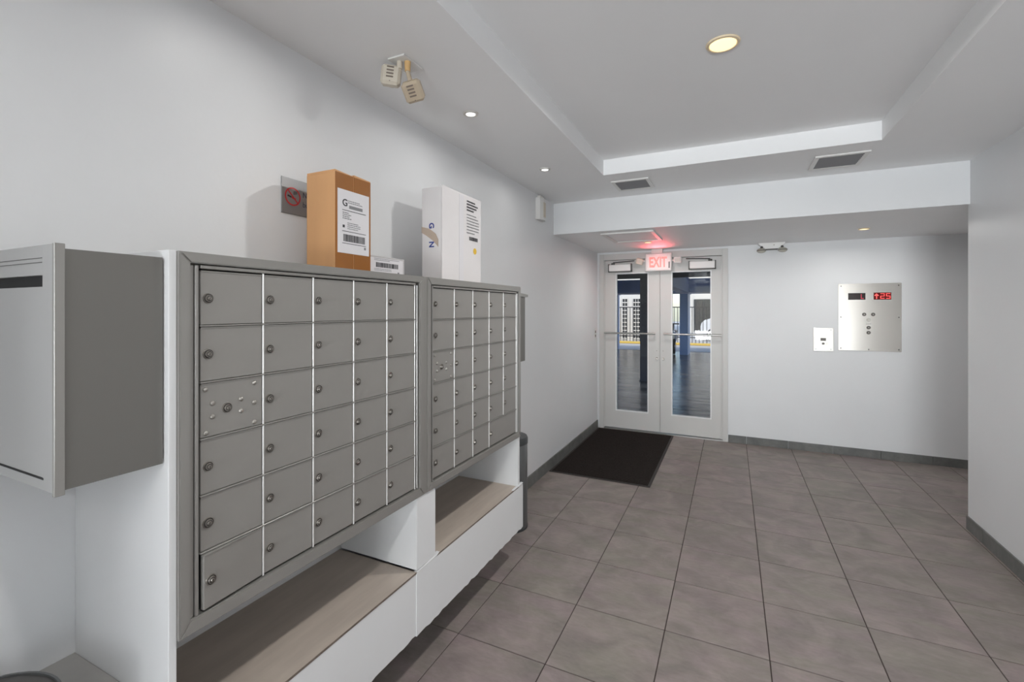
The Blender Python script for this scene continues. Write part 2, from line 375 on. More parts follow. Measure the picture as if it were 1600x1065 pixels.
def bank(ya, yb, c0, c1, z0, z1, zi0, zi1, label, wide_last, ajar, rail_l):
    root = thing('mailbox_bank', ((XL + XF) / 2, (ya + yb) / 2, z0), label, 'mailboxes')
    box('body', 'mail', root, XL + .004, XD - .02, ya + .004, yb - .004, z0 + .004, z1 - .002)
    box('back_plate', 'gap', root, XD - .0195, XD - .012, c0 - .008, c1 + .004, zi0 - .003, zi1 + .003)
    # mitred frame rails
    yi0, yi1 = rail_l, c1 + .022
    zb = zi0 - .004; zt = zi1 + .012
    T = XD - .02
    def rail(pts): 
        m = MB(); m.prism(pts, 'x', T, XF)
        bmesh.ops.bevel(m.bm, geom=[e for e in m.bm.edges if all(v.co.x > XF - 1e-5 for v in e.verts)], offset=.0025, segments=2, affect='EDGES')
        m.build('frame_rail', 'mailframe', root)
    g = .0003
    rail([(ya, z1), (yb, z1), (yi1 + 0, zt), (yi0, zt)])
    rail([(ya, z0), (yi0, zb), (yi1, zb), (yb, z0)])
    rail([(ya, z0 + g), (ya, z1 - g), (yi0, zt), (yi0, zb)])
    rail([(yb, z0 + g), (yi1, zb), (yi1, zt), (yb, z1 - g)])
    # hinge rail, two strips
    box('hinge_rail', 'mailframe', root, T, XD + .002, yi0 + .001, yi0 + .010, zb, zt - .004, bev=.001)
    box('hinge_rail', 'mailframe', root, T, XD + .007, yi0 + .011, c0 - .006, zb, zt - .004, bev=.0015)
    box('top_bar', 'mailframe', root, T, XD + .004, c0, c1 + .002, zi1 + .001, zi1 + .010, bev=.0015)
    nc, nr = 5, 6
    dw = (c1 - c0) / nc; dh = (zi1 - zi0) / nr
    # bright vertical strips and horizontal bars
    dv = MB(); h = zi1 - zi0
    dv.cyl((0, 0, 0), (0, 0, h), .0023, n=10); DIV = dv.mesh('divider', 'chrome', smooth=True)
    for k in range(1, nc + 1):
        zlow = zi0
        if wide_last and k == 4:
            dd = MB(); dd.cyl((0, 0, 0), (0, 0, h - dh), .0023, n=10); inst(dd.mesh('divider', 'chrome', smooth=True), 'divider', (XD + .0006, c0 + k * dw - .001, zi0 + dh), root); continue
        inst(DIV, 'divider', (XD + .0006, c0 + k * dw - .001, zlow), root)
    inst(DIV, 'divider', (XD + .001, c1 + .012, zi0), root)
    hb = MB().box(XD - .012, XD + .0045, c0 - .001, c1 + .001, -.0017, .0017, bev=.0006).build('shelf_bar', 'mailframe', root, loc=(0, 0, 0))
    me = hb.data; bpy.data.objects.remove(hb)
    for k in range(1, nr): inst(me, 'shelf_bar', (0, 0, zi0 + k * dh), root)
    # doors: origin at lower left corner of the door
    def door_mesh(w, hh):
        m = MB(); m.box(-.012, 0, .0015, w - .0045, .0026, hh - .0030, bev=.001)
        m.box(-.0005, .0022, .0015, w - .0045, hh - .0055, hh - .0030)       # pressed lip along the top
        return m.mesh('door', 'mail')
    DM = door_mesh(dw, dh); DM2 = door_mesh(2 * dw, dh)
    for r in range(nr):
        for c in range(nc):
            y = c0 + c * dw; z = zi1 - (r + 1) * dh
            if r == 5 and wide_last and c == 4: continue
            if r == 2 and c == 0:
                p = inst(DM, 'master_plate', (XD, y, z), root)
                inst(LOCK, 'lock', (XD, y + .064, z + dh / 2 - .003), p)
                for (a, b) in RIV: inst(RIVET, 'rivet', (XD, y + a, z + dh / 2 + b), p)
                continue
            wide = (r == 5 and wide_last and c == 3)
            d = inst(DM2 if wide else DM, 'door', (XD, y, z), root)
            lk = inst(LOCK, 'lock', (XD, y + .0185, z + dh / 2 - .001 + random.uniform(-.001, .001)), d)
            lk.rotation_euler = (random.uniform(-.5, .5), 0, 0); s = random.choice((1, 1, 1.05, .95)); lk.scale = (1, s, s)
            if ajar and r == 5 and c == 0:
                m2 = DM.copy(); m2.transform(Matrix.Translation((0, -(dw - .005), 0))); d.data = m2
                d.location += Vector((.001, dw - .005, 0)); lk.location -= Vector((0, dw - .005, 0))
                d.rotation_euler = (0, 0, math.radians(4.0)); d['label'] = 'corner door standing slightly ajar'
    return root
bank(.606, 1.513, .655, 1.463, .757, 1.631, .795, 1.594, 'nearer bank of grey metal mailboxes, brown carton standing on top', False, True, .630)
bank(1.535, 2.447, 1.584, 2.402, .757, 1.631, .792, 1.590, 'farther bank of grey metal mailboxes with one double-width door at the bottom', True, False, 1.560)
struct(box('trim_1', 'mailframe', None, XL + .004, XF - .004, 1.5135, 1.5345, .757, 1.630), 'narrow grey filler strip between the two mailbox banks', 'trim')

# ------------------------------------------------------------------ wall-hung white plinth under the mailboxes
pl = thing('wall_hung_plinth', ((XL + XF) / 2, 1.5, .21), 'white boxed plinth with two open plywood-floored niches under the mailboxes', 'plinth')
XP = -1.120
box('side_panel', 'white', pl, XL + .001, -1.1225, .589, .6055, .215, 1.632, bev=.001)
box('end_panel', 'white', pl, XL + .001, XP - .004, 2.432, 2.456, .463, .755, bev=.001)
box('post', 'white', pl, XL + .02, XP, 1.473, 1.600, .470, .755, bev=.001)
def ragged(name, y0, y1, z0, z1, x1, x0):
    m = MB(); n = 34; pts = [(y0, z1), (y1, z1)]
    for k in range(n + 1):
        y = y1 + (y0 - y1) * k / n; pts.append((y, z0 + (random.uniform(-.004, .004) if 0 < k < n else 0)))
    m.prism(pts, 'x', x0, x1); return m.build(name, 'white', pl)
ragged('front_panel', .606, 1.470, .216, .458, XP - .001, XP - .018)
ragged('front_panel', 1.470, 2.490, .212, .462, XP + .002, XP - .016)
box('underside', 'white', pl, XL + .001, XP - .019, .606, 2.485, .225, .243)
def ledge(y0, y1, z, drop):
    m = MB(); m.box(XL + .012, XP - .002, y0, y1, z - .018, z); o = m.build('ledge', 'ply', pl)
    box('ledge_edge', 'plyedge', o, XP - .0019, XP + .0015, y0, y1, z - .005, z - .0005)
ledge(.606, 1.4725, .4635, 0); ledge(1.6005, 2.4315, .4675, 0)
# loose white edge strip at the start of the second niche
MB().prism([(1.475, .462), (1.60, .464), (1.625, .474), (1.60, .470), (1.475, .4655)], 'x', XP - .012, XP + .004).build('edge_strip', 'white', pl)
MB().prism([(2.36, .4685), (2.485, .4685), (2.49, .474), (2.43, .472)], 'x', XP - .012, XP + .003).build('edge_strip', 'white', pl)
box('back_board', 'white', pl, XL + .001, XL + .0115, .606, 2.43, .245, .755)

# ledge left of the plinth with a round container on it
low = thing('low_wall_ledge', (-1.35, -.4, .55), 'pale grey ledge in the corner at bottom left, below the drop box', 'ledge')
box('top_board', 'ledgegrey', low, XL + .001, -1.16, -1.2, .5885, .585, .61, bev=.002)
box('front_board', 'white', low, -1.19, -1.172, -1.2, .5885, .25, .5845)
rc = thing('round_container', (-1.329, .324, .61), 'round dark grey container with pale rim at the bottom-left corner', 'container')
m = MB(); m.lathe([(0, 0.0005), (.140, 0.0005), (.148, .02), (.152, .082), (.142, .086), (.08, .088), (0, .0885)], (-1.329, .324, .61), n=48); m.build('body', 'container', rc, smooth=True)
m = MB(); m.lathe([(.1490, .0822), (.1535, .0822), (.1535, .0885), (.1490, .0885), (.1490, .0822)], (-1.329, .324, .61), n=48); m.build('rim', 'bin', rc, smooth=True)

# ------------------------------------------------------------------ outgoing mail drop box on the end of the bank
db = thing('mail_drop_box', (-1.33, .5, 1.153), 'large grey mail drop box with a black slot, at the left edge', 'drop box')
X1 = -1.138; Y0 = .409
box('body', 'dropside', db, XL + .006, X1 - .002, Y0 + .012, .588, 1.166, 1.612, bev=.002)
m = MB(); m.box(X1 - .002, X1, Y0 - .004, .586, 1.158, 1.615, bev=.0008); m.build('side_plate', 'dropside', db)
box('side_flange', 'mailframe', db, X1 - .004, X1 + .004, Y0 - .006, Y0 + .010, 1.150, 1.624, bev=.001)
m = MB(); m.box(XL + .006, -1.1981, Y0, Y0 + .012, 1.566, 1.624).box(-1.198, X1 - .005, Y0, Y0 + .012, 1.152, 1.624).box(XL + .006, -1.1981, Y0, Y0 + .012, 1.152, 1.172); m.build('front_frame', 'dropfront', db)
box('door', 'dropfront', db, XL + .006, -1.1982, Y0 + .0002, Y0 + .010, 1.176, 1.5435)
box('slot', 'black', db, XL + .012, -1.199, Y0 + .009, Y0 + .011, 1.5445, 1.566)
for z in (1.5985, 1.590): box('groove', 'closerdark', db, XL + .012, -1.200, Y0 - .0006, Y0 + .002, z, z + .0015)
box('hinge_edge', 'black', db, XL + .012, -1.194, Y0 - .0005, Y0 + .003, 1.1715, 1.1755)

fb = thing('mail_drop_box', (-1.3, 2.55, 1.18), 'narrow grey drop box sticking out past the far end of the mailboxes', 'drop box')
box('body', 'dropside', fb, XL + .006, -1.152, 2.4565, 2.600, 1.182, 1.575, bev=.002)
MB().prism([(2.4565, 1.577), (2.628, 1.577), (2.628, 1.590), (2.4565, 1.602)], 'x', XL + .006, -1.145).build('lid', 'mailframe', fb)
box('front_door', 'mailframe', fb, XL + .02, -1.156, 2.6005, 2.608, 1.20, 1.56, bev=.001)

# waste bin past the far end of the plinth
wbn = thing('waste_bin', (-1.392, 2.875, 0), 'slim grey waste bin with black lid standing past the mailboxes', 'bin')
cx, cy = -1.392, 2.875
m = MB(); m.lathe([(0, .0005), (.118, .0005), (.124, .01), (.124, .575), (.120, .58), (0, .58)], (cx, cy, 0), n=40); m.build('body', 'bin', wbn, smooth=True)
m = MB(); m.lathe([(.1275, .578), (.1275, .612), (.121, .624), (.06, .630), (0, .631)], (cx, cy, 0), n=40); m.build('lid', 'binlid', wbn, smooth=True)
m = MB(); m.lathe([(.1265, .012), (.1265, 0.0005), (.119, 0.0005)], (cx, cy, 0), n=40); m.build('base_ring', 'binlid', wbn, smooth=True)

# ------------------------------------------------------------------ parcels on top of the mailboxes
ZM = 1.632
random.seed(11)
def barcode(parent, x, y0, y1, z0, z1, m='ink', name='barcode'):
    mb = MB(); y = y0
    while y < y1:
        w = random.choice((.001, .0015, .002, .003)); mb.box(x, x + .0004, y, min(y + w, y1), z0, z1); y += w + random.choice((.001, .0015, .002))
    return mb.build(name, m, parent)
def textlines(parent, x, y0, y1, zs, h=.003, m='inkgrey', name='print'):
    mb = MB()
    for z in zs:
        y = y0; e = y1 - random.uniform(0, (y1 - y0) * .45)
        while y < e:
            w = random.uniform(.004, .012); mb.box(x, x + .0004, y, min(y + w, e), z, z + h); y += w + .002
    return mb.build(name, m, parent)
pc = thing('cardboard_parcel', (-1.37, 1.32, ZM), 'tall brown cardboard carton with white shipping label on the nearer mailboxes', 'parcel')
bx0, bx1, by0, by1, bz = -1.4437, -1.30, 1.2276, 1.411, 2.009
m = MB(); m.box(bx0, bx1, by0, by1, ZM, bz - .006, bev=.002); m.build('carton', 'card', pc)
MB().prism([(by0 + .001, bz - .006), (by0 + .001, bz + .001), (by0 + .09, bz - .004), (by0 + .0925, bz - .006)], 'x', bx0 + .002, bx1).build('top_flap', 'card', pc)
MB().prism([(by0 + .0945, bz - .006), (by0 + .0955, bz + .002), (by1 - .001, bz - .002), (by1 - .001, bz - .006)], 'x', bx0 + .002, bx1).build('top_flap', 'card', pc)
for ya, yb2 in ((by0 + .002, by0 + .0915), (by0 + .0945, by1 - .001)):
    box('tape', 'tape', pc, bx1, bx1 + .0012, ya, yb2, ZM, bz - .006)
lb = MB(); lb.box(bx1 + .0013, bx1 + .0022, by0 + .012, by1 - .010, 1.709, 1.945, bev=.0004); lab = lb.build('shipping_label', 'label', pc)
lx = bx1 + .0023
lettering('G', .036, (lx, by0 + .034, 1.885), FACE_X, 'ink', lab, bold=.0006)
MB().box(lx, lx + .0004, by0 + .068, by0 + .137, 1.878, 1.890).build('print', 'inkgrey', lab)
textlines(lab, lx, by0 + .062, by0 + .155, (1.898, 1.905), .003)
for z in (1.868, 1.790, 1.745): MB().box(lx, lx + .0004, by0 + .034, by0 + .155, z, z + .0022).build('print', 'ink', lab)
textlines(lab, lx, by0 + .036, by0 + .09, (1.858, 1.851, 1.844, 1.837), .0035)
textlines(lab, lx, by0 + .060, by0 + .14, (1.822, 1.815, 1.808, 1.801), .003)
MB().box(lx, lx + .0004, by0 + .036, by0 + .046, 1.804, 1.814).build('print', 'ink', lab)
barcode(lab, lx, by0 + .040, by0 + .150, 1.753, 1.780)
MB().box(lx, lx + .0004, by0 + .146, by0 + .155, 1.731, 1.741).build('print', 'inkgrey', lab)

pg = thing('small_parcel', (-1.39, 1.54, ZM), 'low pale grey parcel with a barcode, right of the brown carton', 'parcel')
gx = -1.33
box('carton', 'silverbox', pg, -1.46, gx, 1.415, 1.660, ZM, 1.7225, bev=.002)
gl = box('shipping_label', 'label', pg, gx, gx + .0008, 1.425, 1.648, ZM + .006, 1.715)
barcode(gl, gx + .0009, 1.475, 1.615, 1.676, 1.696)
textlines(gl, gx + .0009, 1.465, 1.63, (1.704, 1.710, 1.662, 1.668), .0022)
box('print', 'inkgrey', gl, gx + .0009, gx + .0013, 1.612, 1.622, 1.652, 1.662)

pw = thing('white_parcel', (-1.34, 2.07, ZM), 'tall white plastic-wrapped parcel with blue lettering on the farther mailboxes', 'parcel')
wx0, wx1, wy0, wy1, wz = -1.399, -1.28, 1.880, 2.262, 2.105
m = MB(); m.box(wx0, wx1, wy0, wy1, ZM, wz, bev=.004); m.build('carton', 'whitebox', pw)
wrp = MB()
rows = 14; cols = 10
vv = [[wrp.bm.verts.new((wx1 + .002 + random.uniform(0, .0025), wy0 - .001 + (wy1 - wy0 + .002) * c / cols, ZM + (wz + .004 - ZM) * r / rows)) for c in range(cols + 1)] for r in range(rows + 1)]
for r in range(rows):
    for c in range(cols): wrp.bm.faces.new((vv[r][c], vv[r][c + 1], vv[r + 1][c + 1], vv[r + 1][c]))
bot = [wrp.bm.verts.new((wx1, v.co.y, v.co.z)) for v in vv[-1]]
for c in range(cols): wrp.bm.faces.new((vv[-1][c], vv[-1][c + 1], bot[c + 1], bot[c]))
wrap = wrp.build('plastic_wrap', 'poly', pw, smooth=True)
px = wx1 + .0050
box('tape', 'label', pw, wx1 + .0042, wx1 + .0050, wy0 + .155, wy0 + .195, ZM + .001, wz - .004)
textlines(pw, px, wy0 + .23, wy1 - .03, [2.075 - .0155 * k for k in range(4)], .007, 'ink')
textlines(pw, px, wy0 + .23, wy1 - .01, [2.005 - .016 * k for k in range(7)], .0045, 'inkgrey')
barcode(pw, px, wy0 + .255, wy0 + .345, 1.872, 1.892, 'ink')
MB().cyl((px, wy0 + .315, 1.818), (px + .0008, wy0 + .315, 1.818), .017, n=20).build('sticker', 'yellow', pw)
ly = wy0 - .0005
lettering('G', .040, (-1.3525, ly, 1.928), FACE_NY, 'blueink', pw, spin=math.radians(90) * -1, bold=.0012)
lettering('N', .040, (-1.3525, ly, 1.836), FACE_NY, 'blueink', pw, spin=math.radians(90) * -1, bold=.0012)
m = MB(); m.prism([(wx0 + .001, 1.912), (wx0 + .05, 1.898), (wx0 + .085, 1.872), (wx0 + .101, 1.842), (wx0 + .100, 1.807), (wx0 + .07, 1.838), (wx0 + .03, 1.866), (wx0 + .001, 1.882)], 'y', wy0 - .0022, wy0 - .0006); m.build('paper_tape', 'papertape', pw)

# ------------------------------------------------------------------ no-smoking sign on the left wall
sg = thing('no_smoking_sign', (XL, 1.35, 1.868), 'grey no-smoking sign on the wall, half hidden by the brown carton', 'sign')
box('plate', 'signgrey', sg, XL, XL + .004, 1.194, 1.50, 1.868, 2.006, bev=.0008)
sx = XL + .0043; sc = (1.243, 1.937)
def ring(n=40, r0=.030, r1=.0355):
    m = MB(); a = []
    for k in range(n):
        t = 2 * math.pi * k / n; a.append([m.bm.verts.new((x, sc[0] + r * math.cos(t), sc[1] + r * math.sin(t))) for r in (r0, r1) for x in (sx, sx + .0005)])
    for k in range(n):
        b, c = a[k], a[(k + 1) % n]
        for (i, j) in ((0, 1), (1, 3), (3, 2), (2, 0)): m.bm.faces.new((b[i], b[j], c[j], c[i]))
    return m
ring().build('prohibition_ring', 'red', sg)
q = MB(); q.box(0, .0005, -.0315, .0315, -.0026, .0026); o = q.build('prohibition_bar', 'red', sg, loc=(0, 0, 0)); o.data.transform(Matrix.Rotation(math.radians(-45), 4, 'X')); o.location = Vector((sx + .0006, *sc)) - sg.location
q = MB(); q.box(0, .0004, -.022, -.004, -.0032, .0032).box(0, .0004, -.003, .016, -.0032, .0032, mi=1); o = q.build('cigarette', ['ink', 'red'], sg, loc=(0, 0, 0)); o.data.transform(Matrix.Rotation(math.radians(-14), 4, 'X')); o.location = Vector((sx, sc[0] - .002, sc[1] - .004)) - sg.location
q = MB()
for k in range(3): q.box(0, .0004, .004 + .006 * k, .0065 + .006 * k, .008 + .002 * k, .022)
o = q.build('smoke', 'ink', sg, loc=(0, 0, 0)); o.location = Vector((sx, *sc)) - sg.location
lettering('No smoking', .030, (sx, 1.288, 1.943), FACE_X, 'signink', sg, sx=.9)
lettering('building', .030, (sx, 1.288, 1.905), FACE_X, 'signink', sg, sx=.9)

# motion sensor on the left wall by the beam
sn = thing('wall_sensor', (XL, 3.78, 2.28), 'white wall sensor high up beside the dropped beam', 'sensor')
m = MB(); m.prism([(XL, 3.70), (XL + .035, 3.715), (XL + .052, 3.76), (XL + .052, 3.80), (XL + .035, 3.845), (XL, 3.86)], 'z', 2.285, 2.475); m.build('housing', 'plastic', sn)
box('lens', 'beige', sn, XL + .0525, XL + .056, 3.755, 3.805, 2.31, 2.44, bev=.001)
box('mounting_bracket', 'trim', sn, XL, XL + .03, 3.74, 3.82, 2.475, 2.4995)

# ------------------------------------------------------------------ glass double door
df = thing('door_1', ((DX0 + DX1) / 2, YB, 0), 'white framed glass double door below the exit sign', 'door', kind='structure')
FW = .055
YD = YB - .012
box('frame', 'doorpaint', df, DX0, DX0 + FW, YD, YB + .12, 0, DZ1, bev=.002)
box('frame', 'doorpaint', df, DX1 - FW, DX1, YD, YB + .12, 0, DZ1, bev=.002)
box('frame', 'doorpaint', df, DX0 + FW, DX1 - FW, YD, YB + .12, DZ1 - .075, DZ1, bev=.002)
for s in (0, 1): 
    a = DX0 + FW if s == 0 else DX1 - FW
    box('stop', 'doorpaint', df, a, a + (.010 if s == 0 else -.010), YB - .004, YB + .010, .02, DZ1 - .075, bev=.001)
box('threshold', 'bar', df, DX0 + FW, DX1 - FW, YB - .01, YB + .12, 0.0005, .012)
XM = -.778
def leaf(x0, x1, gx0, gx1, side):
    z0, z1 = .022, DZ1 - .080; gz0, gz1 = .233, 1.951
    y0, y1 = YB + .012, YB + .056
    m = MB(); m.box(x0, gx0, y0, y1, z0, z1).box(gx1, x1, y0, y1, z0, z1).box(gx0, gx1, y0, y1, z0, gz0).box(gx0, gx1, y0, y1, gz1, z1)
    lf = m.build('leaf', 'doorpaint', df)
    b = .012
    for d in ((gx0, gx0 + b, gz0, gz1), (gx1 - b, gx1, gz0, gz1), (gx0 + b, gx1 - b, gz0, gz0 + b), (gx0 + b, gx1 - b, gz1 - b, gz1)):
        box('glazing_bead', 'doorbead', lf, d[0], d[1], y0 - .003, y1 + .003, d[2], d[3])
    box('pane', 'glass', lf, gx0 + .004, gx1 - .004, y0 + .019, y0 + .025, gz0 + .004, gz1 - .004)
    zb = 1.205; m = MB(); m.cyl((x0 + .010, y0 - .055, zb), (x1 - .045, y0 - .055, zb), .011, n=14) if side < 0 else m.cyl((x0 + .045, y0 - .055, zb), (x1 - .010, y0 - .055, zb), .011, n=14)
    for x in ((x0 + .03, x1 - .06) if side < 0 else (x0 + .06, x1 - .03)): m.cyl((x, y0 - .055, zb), (x, y0, zb), .009, n=10)
    m.build('push_bar', 'bar', lf, smooth=True)
    xl = x1 - .035 if side < 0 else x0 + .035
    m = MB(); m.cyl((xl, y0 - .012, .905), (xl, y0, .905), .013, .016, n=14); m.build('cylinder_lock', 'lock', lf, smooth=True)
    m = MB(); m.cyl((xl, y0 - .004, 1.0), (xl, y0, 1.0), .005, n=10); m.build('screw', 'lock', lf)
    # door closer with its arm
    cx0, cx1 = ((-1.395, -1.105) if side < 0 else (-.452, -.160))
    c = box('door_closer', 'closer', lf, cx0 + .012, cx1 - .012, y0 - .062, y0 - .002, 1.972, 2.052, bev=.004)
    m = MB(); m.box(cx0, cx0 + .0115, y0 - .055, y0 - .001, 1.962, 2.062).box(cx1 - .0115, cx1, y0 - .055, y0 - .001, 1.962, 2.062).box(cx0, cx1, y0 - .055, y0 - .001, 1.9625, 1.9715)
    m.build('closer_dark_trim', 'closerdark', c)  # dark border along the closer's sides and bottom
    xa = cx0 + .06 if side < 0 else cx1 - .06; xe = xa + (.26 if side < 0 else -.26)
    m = MB(); m.cyl((xa, y0 - .04, 2.054), (xa, y0 - .04, 2.075), .022, n=14).cyl((xa, y0 - .04, 2.08), (xe, y0 - .05, 2.092), .007, n=8)
    m.build('closer_arm', 'closerdark', c, smooth=True)
leaf(DX0 + FW + .003, XM - .002, -1.312, -.912, -1)
leaf(XM + .002, DX1 - FW - .003, -.648, -.208, 1)
bs = thing('door_sensor', (XL + .005, YB - .1, 1.14), 'small white switch plate on the wall corner left of the door', 'switch')
box('plate', 'plastic', bs, XL, XL + .008, YB - .16, YB - .09, 1.13, 1.26, bev=.002)
box('rocker', 'beigedark', bs, XL + .008, XL + .011, YB - .14, YB - .11, 1.155, 1.185); box('rocker', 'beigedark', bs, XL + .008, XL + .011, YB - .14, YB - .11, 1.205, 1.235)

# entrance mat
mt = thing('entrance_mat', (-1.07, 4.86, 0), 'dark brown-black ribbed entrance mat in front of the glass door', 'mat')
box('rubber_border', 'matedge', mt, -1.525, -.618, 3.985, 5.715, .0005, .006, bev=.002)
random.seed(3)
m = MB(); x = -1.50
while x < -.645:
    m.box(x, x + .0075, 4.005, 5.695, .006, .0105); x += .0105
m.build('ribbed_pile', 'mat', mt)

# ------------------------------------------------------------------ exit sign with two lamp heads
ex = thing('exit_sign', (-.784, 5.62, 2.215), 'lit red EXIT sign with two emergency lamp heads over the door', 'exit sign')
ye = 5.66
box('canopy', 'plastic', ex, -.862, -.735, ye - .005, ye + .055, 2.166, ZS - .0005, bev=.002)
box('housing', 'plastic', ex, -.934, -.633, ye, ye + .05, 1.955, 2.166, bev=.006)
box('face_plate', 'closer', ex, -.918, -.650, ye - .003, ye, 1.968, 2.152, bev=.001)
lettering('EXIT', .165, (-.788, ye - .0036, 2.003), FACE_NY, 'exit', ex, align='CENTER', bold=.005, sx=.60)
box('test_panel', 'inkgrey', ex, -.668, -.652, ye - .005, ye - .003, 1.985, 2.06)
for (hx, rot, mm) in ((-1.0, .25, 'beige'), (-.565, 0, 'plastic')):
    s = -1 if hx < -.8 else 1
    m = MB(); m.cyl((-.934 if s < 0 else -.633, ye + .02, 2.075), (hx - s * .035, ye + .005, 2.075), .010, n=10)
    hd = m.build('lamp_arm', 'plastic', ex)
    m = MB(); m.box(-.042, .042, -.025, .035, -.036, .036, bev=.008); h_ = m.build('lamp_head', mm, ex, loc=(0, 0, 0)); h_.location = Vector((hx, ye - .01, 2.075)) - ex.location; h_.rotation_euler = (.15, rot, rot)
    m = MB()
    for k in range(5): m.box(-.028 + .0125 * k, -.021 + .0125 * k, -.0265, -.0252, -.022, .020)
    ll = m.build('lens_ribs', 'lens', h_, loc=(0, 0, 0)); ll.location = (0, 0, 0)
el = bpy.data.lights.new('exit_glow', 'AREA'); el.shape = 'RECTANGLE'; el.size = .16; el.size_y = .05; el.energy = .9; el.spread = math.radians(75); el.color = (1, .10, .12)
eo = bpy.data.objects.new('exit_glow', el); C.objects.link(eo); eo.location = (-.775, ye - .012, 2.03); eo.rotation_euler = (math.radians(232), 0, 0)

# ------------------------------------------------------------------ elevator / intercom panels on the back wall
ep = thing('elevator_panel', (1.255, YB, 1.077), 'large polished steel panel with two red floor displays on back wall', 'control panel')
yp = YB - .006
box('plate', 'steel', ep, .996, 1.514, yp, YB, 1.077, 1.762, bev=.002)
d1 = box('display', 'dispdark', ep, 1.080, 1.224, yp - .002, yp, 1.597, 1.665); d2 = box('display', 'dispred', ep, 1.290, 1.432, yp - .002, yp, 1.597, 1.668)
def segs(parent, x, z, w, h, on, m, t=.0058):
    mb = MB(); y = yp - .0026
    D = {'t': (x, x + w, z + h - t, z + h), 'm': (x, x + w, z + h / 2 - t / 2, z + h / 2 + t / 2), 'b': (x, x + w, z, z + t), 'tl': (x, x + t, z + h / 2, z + h), 'tr': (x + w - t, x + w, z + h / 2, z + h), 'bl': (x, x + t, z, z + h / 2), 'br': (x + w - t, x + w, z, z + h / 2)}
    for k in on: mb.box(D[k][0], D[k][1], y, y + .0005, D[k][2], D[k][3])
    return mb.build('digit', m, parent)
segs(d1, 1.186, 1.608, .024, .047, ('tl', 'bl', 'b'), 'leddim', .006)
segs(d2, 1.345, 1.607, .034, .052, ('t', 'tr', 'm', 'bl', 'b'), 'led'); segs(d2, 1.391, 1.607, .034, .052, ('t', 'tl', 'm', 'br', 'b'), 'led')
m = MB(); m.prism([(1.296, 1.638), (1.314, 1.660), (1.333, 1.638), (1.326, 1.633), (1.3185, 1.641), (1.3185, 1.605), (1.3105, 1.605), (1.3105, 1.641), (1.303, 1.633)], 'y', yp - .0026, yp - .0021); m.build('arrow', 'led', d2)
for (x, z, k) in ((1.214, 1.448, 0), (1.287, 1.448, 0), (1.250, 1.392, 1), (1.250, 1.315, 0), (1.250, 1.264, 0)):
    m = MB(); m.cyl((x, yp, z), (x, yp - .006, z), .018, .016, n=18); b_ = m.build('button', 'steelr' if k else 'steelb', ep, smooth=True)
    m = MB(); m.cyl((x, yp - .0061, z), (x, yp - .0068, z), .0045, n=14); m.build('button_mark', 'steelr', b_)
m = MB(); m.box(1.228, 1.272, yp - .0008, yp, 1.347, 1.362); m.build('engraving', 'steelr', ep)
for (x, z) in ((1.02, 1.738), (1.49, 1.738), (1.018, 1.42), (1.492, 1.42), (1.018, 1.10), (1.25, 1.094), (1.492, 1.10)):
    m = MB(); m.cyl((x, yp, z), (x, yp - .0025, z), .0055, n=10); m.build('screw', 'steelb', ep)
ic = thing('call_panel', (.866, YB, 1.061), 'small steel call panel left of the elevator panel', 'intercom')
box('plate', 'steel2', ic, .779, .955, yp, YB, 1.061, 1.306, bev=.002)
for (x, z) in ((.80, 1.285), (.934, 1.285), (.80, 1.083), (.934, 1.083)):
    m = MB(); m.cyl((x, yp, z), (x, yp - .003, z), .008, n=12); m.build('screw', 'bar', ic)
m = MB(); m.cyl((.866, yp, 1.235), (.866, yp - .004, 1.235), .028, n=24); m.build('speaker', 'steelr', ic)
box('text_plate', 'steelb', ic, .842, .890, yp - .001, yp, 1.170, 1.200)
m = MB(); m.cyl((.866, yp, 1.142), (.866, yp - .006, 1.142), .012, n=16); m.build('button', 'steelb', ic)
m = MB(); m.cyl((.902, yp, 1.145), (.902, yp - .002, 1.145), .012, n=14); m.build('keyhole', 'steelr', ic)

# ------------------------------------------------------------------ emergency lights
e2 = thing('emergency_light', (.392, 5.69, ZS), 'white twin-head emergency light at the top of the back wall', 'emergency light')
m = MB(); m.prism([(.262, 2.2145), (.270, 2.200), (.330, 2.150), (.450, 2.150), (.510, 2.200), (.518, 2.2145)], 'y', 5.640, 5.749); m.build('housing', 'brightplastic', e2)
box('lower_seam', 'closerdark', e2, .332, .448, 5.642, 5.748, 2.146, 2.1498)
for x in (.290, .490):
    s = -1 if x < .39 else 1
    m = MB(); m.sph((x, 5.635, 2.132), .042, (1.05, .9, .62), n=18); h_ = m.build('lamp_head', 'lens', e2, smooth=True)
    m = MB(); m.cyl((x, 5.635, 2.150), (x - s * .006, 5.645, 2.175), .013, n=10); m.build('swivel', 'closerdark', h_)
    m = MB(); m.lathe([(.0425, -.004), (.0455, -.001), (.0425, .003)], (x, 5.635, 2.134), n=20); m.build('bezel', 'closerdark', h_, smooth=True)
m = MB(); m.cyl((.41, 5.640, 2.188), (.41, 5.634, 2.188), .006, n=10); m.build('test_button', 'lens', e2)

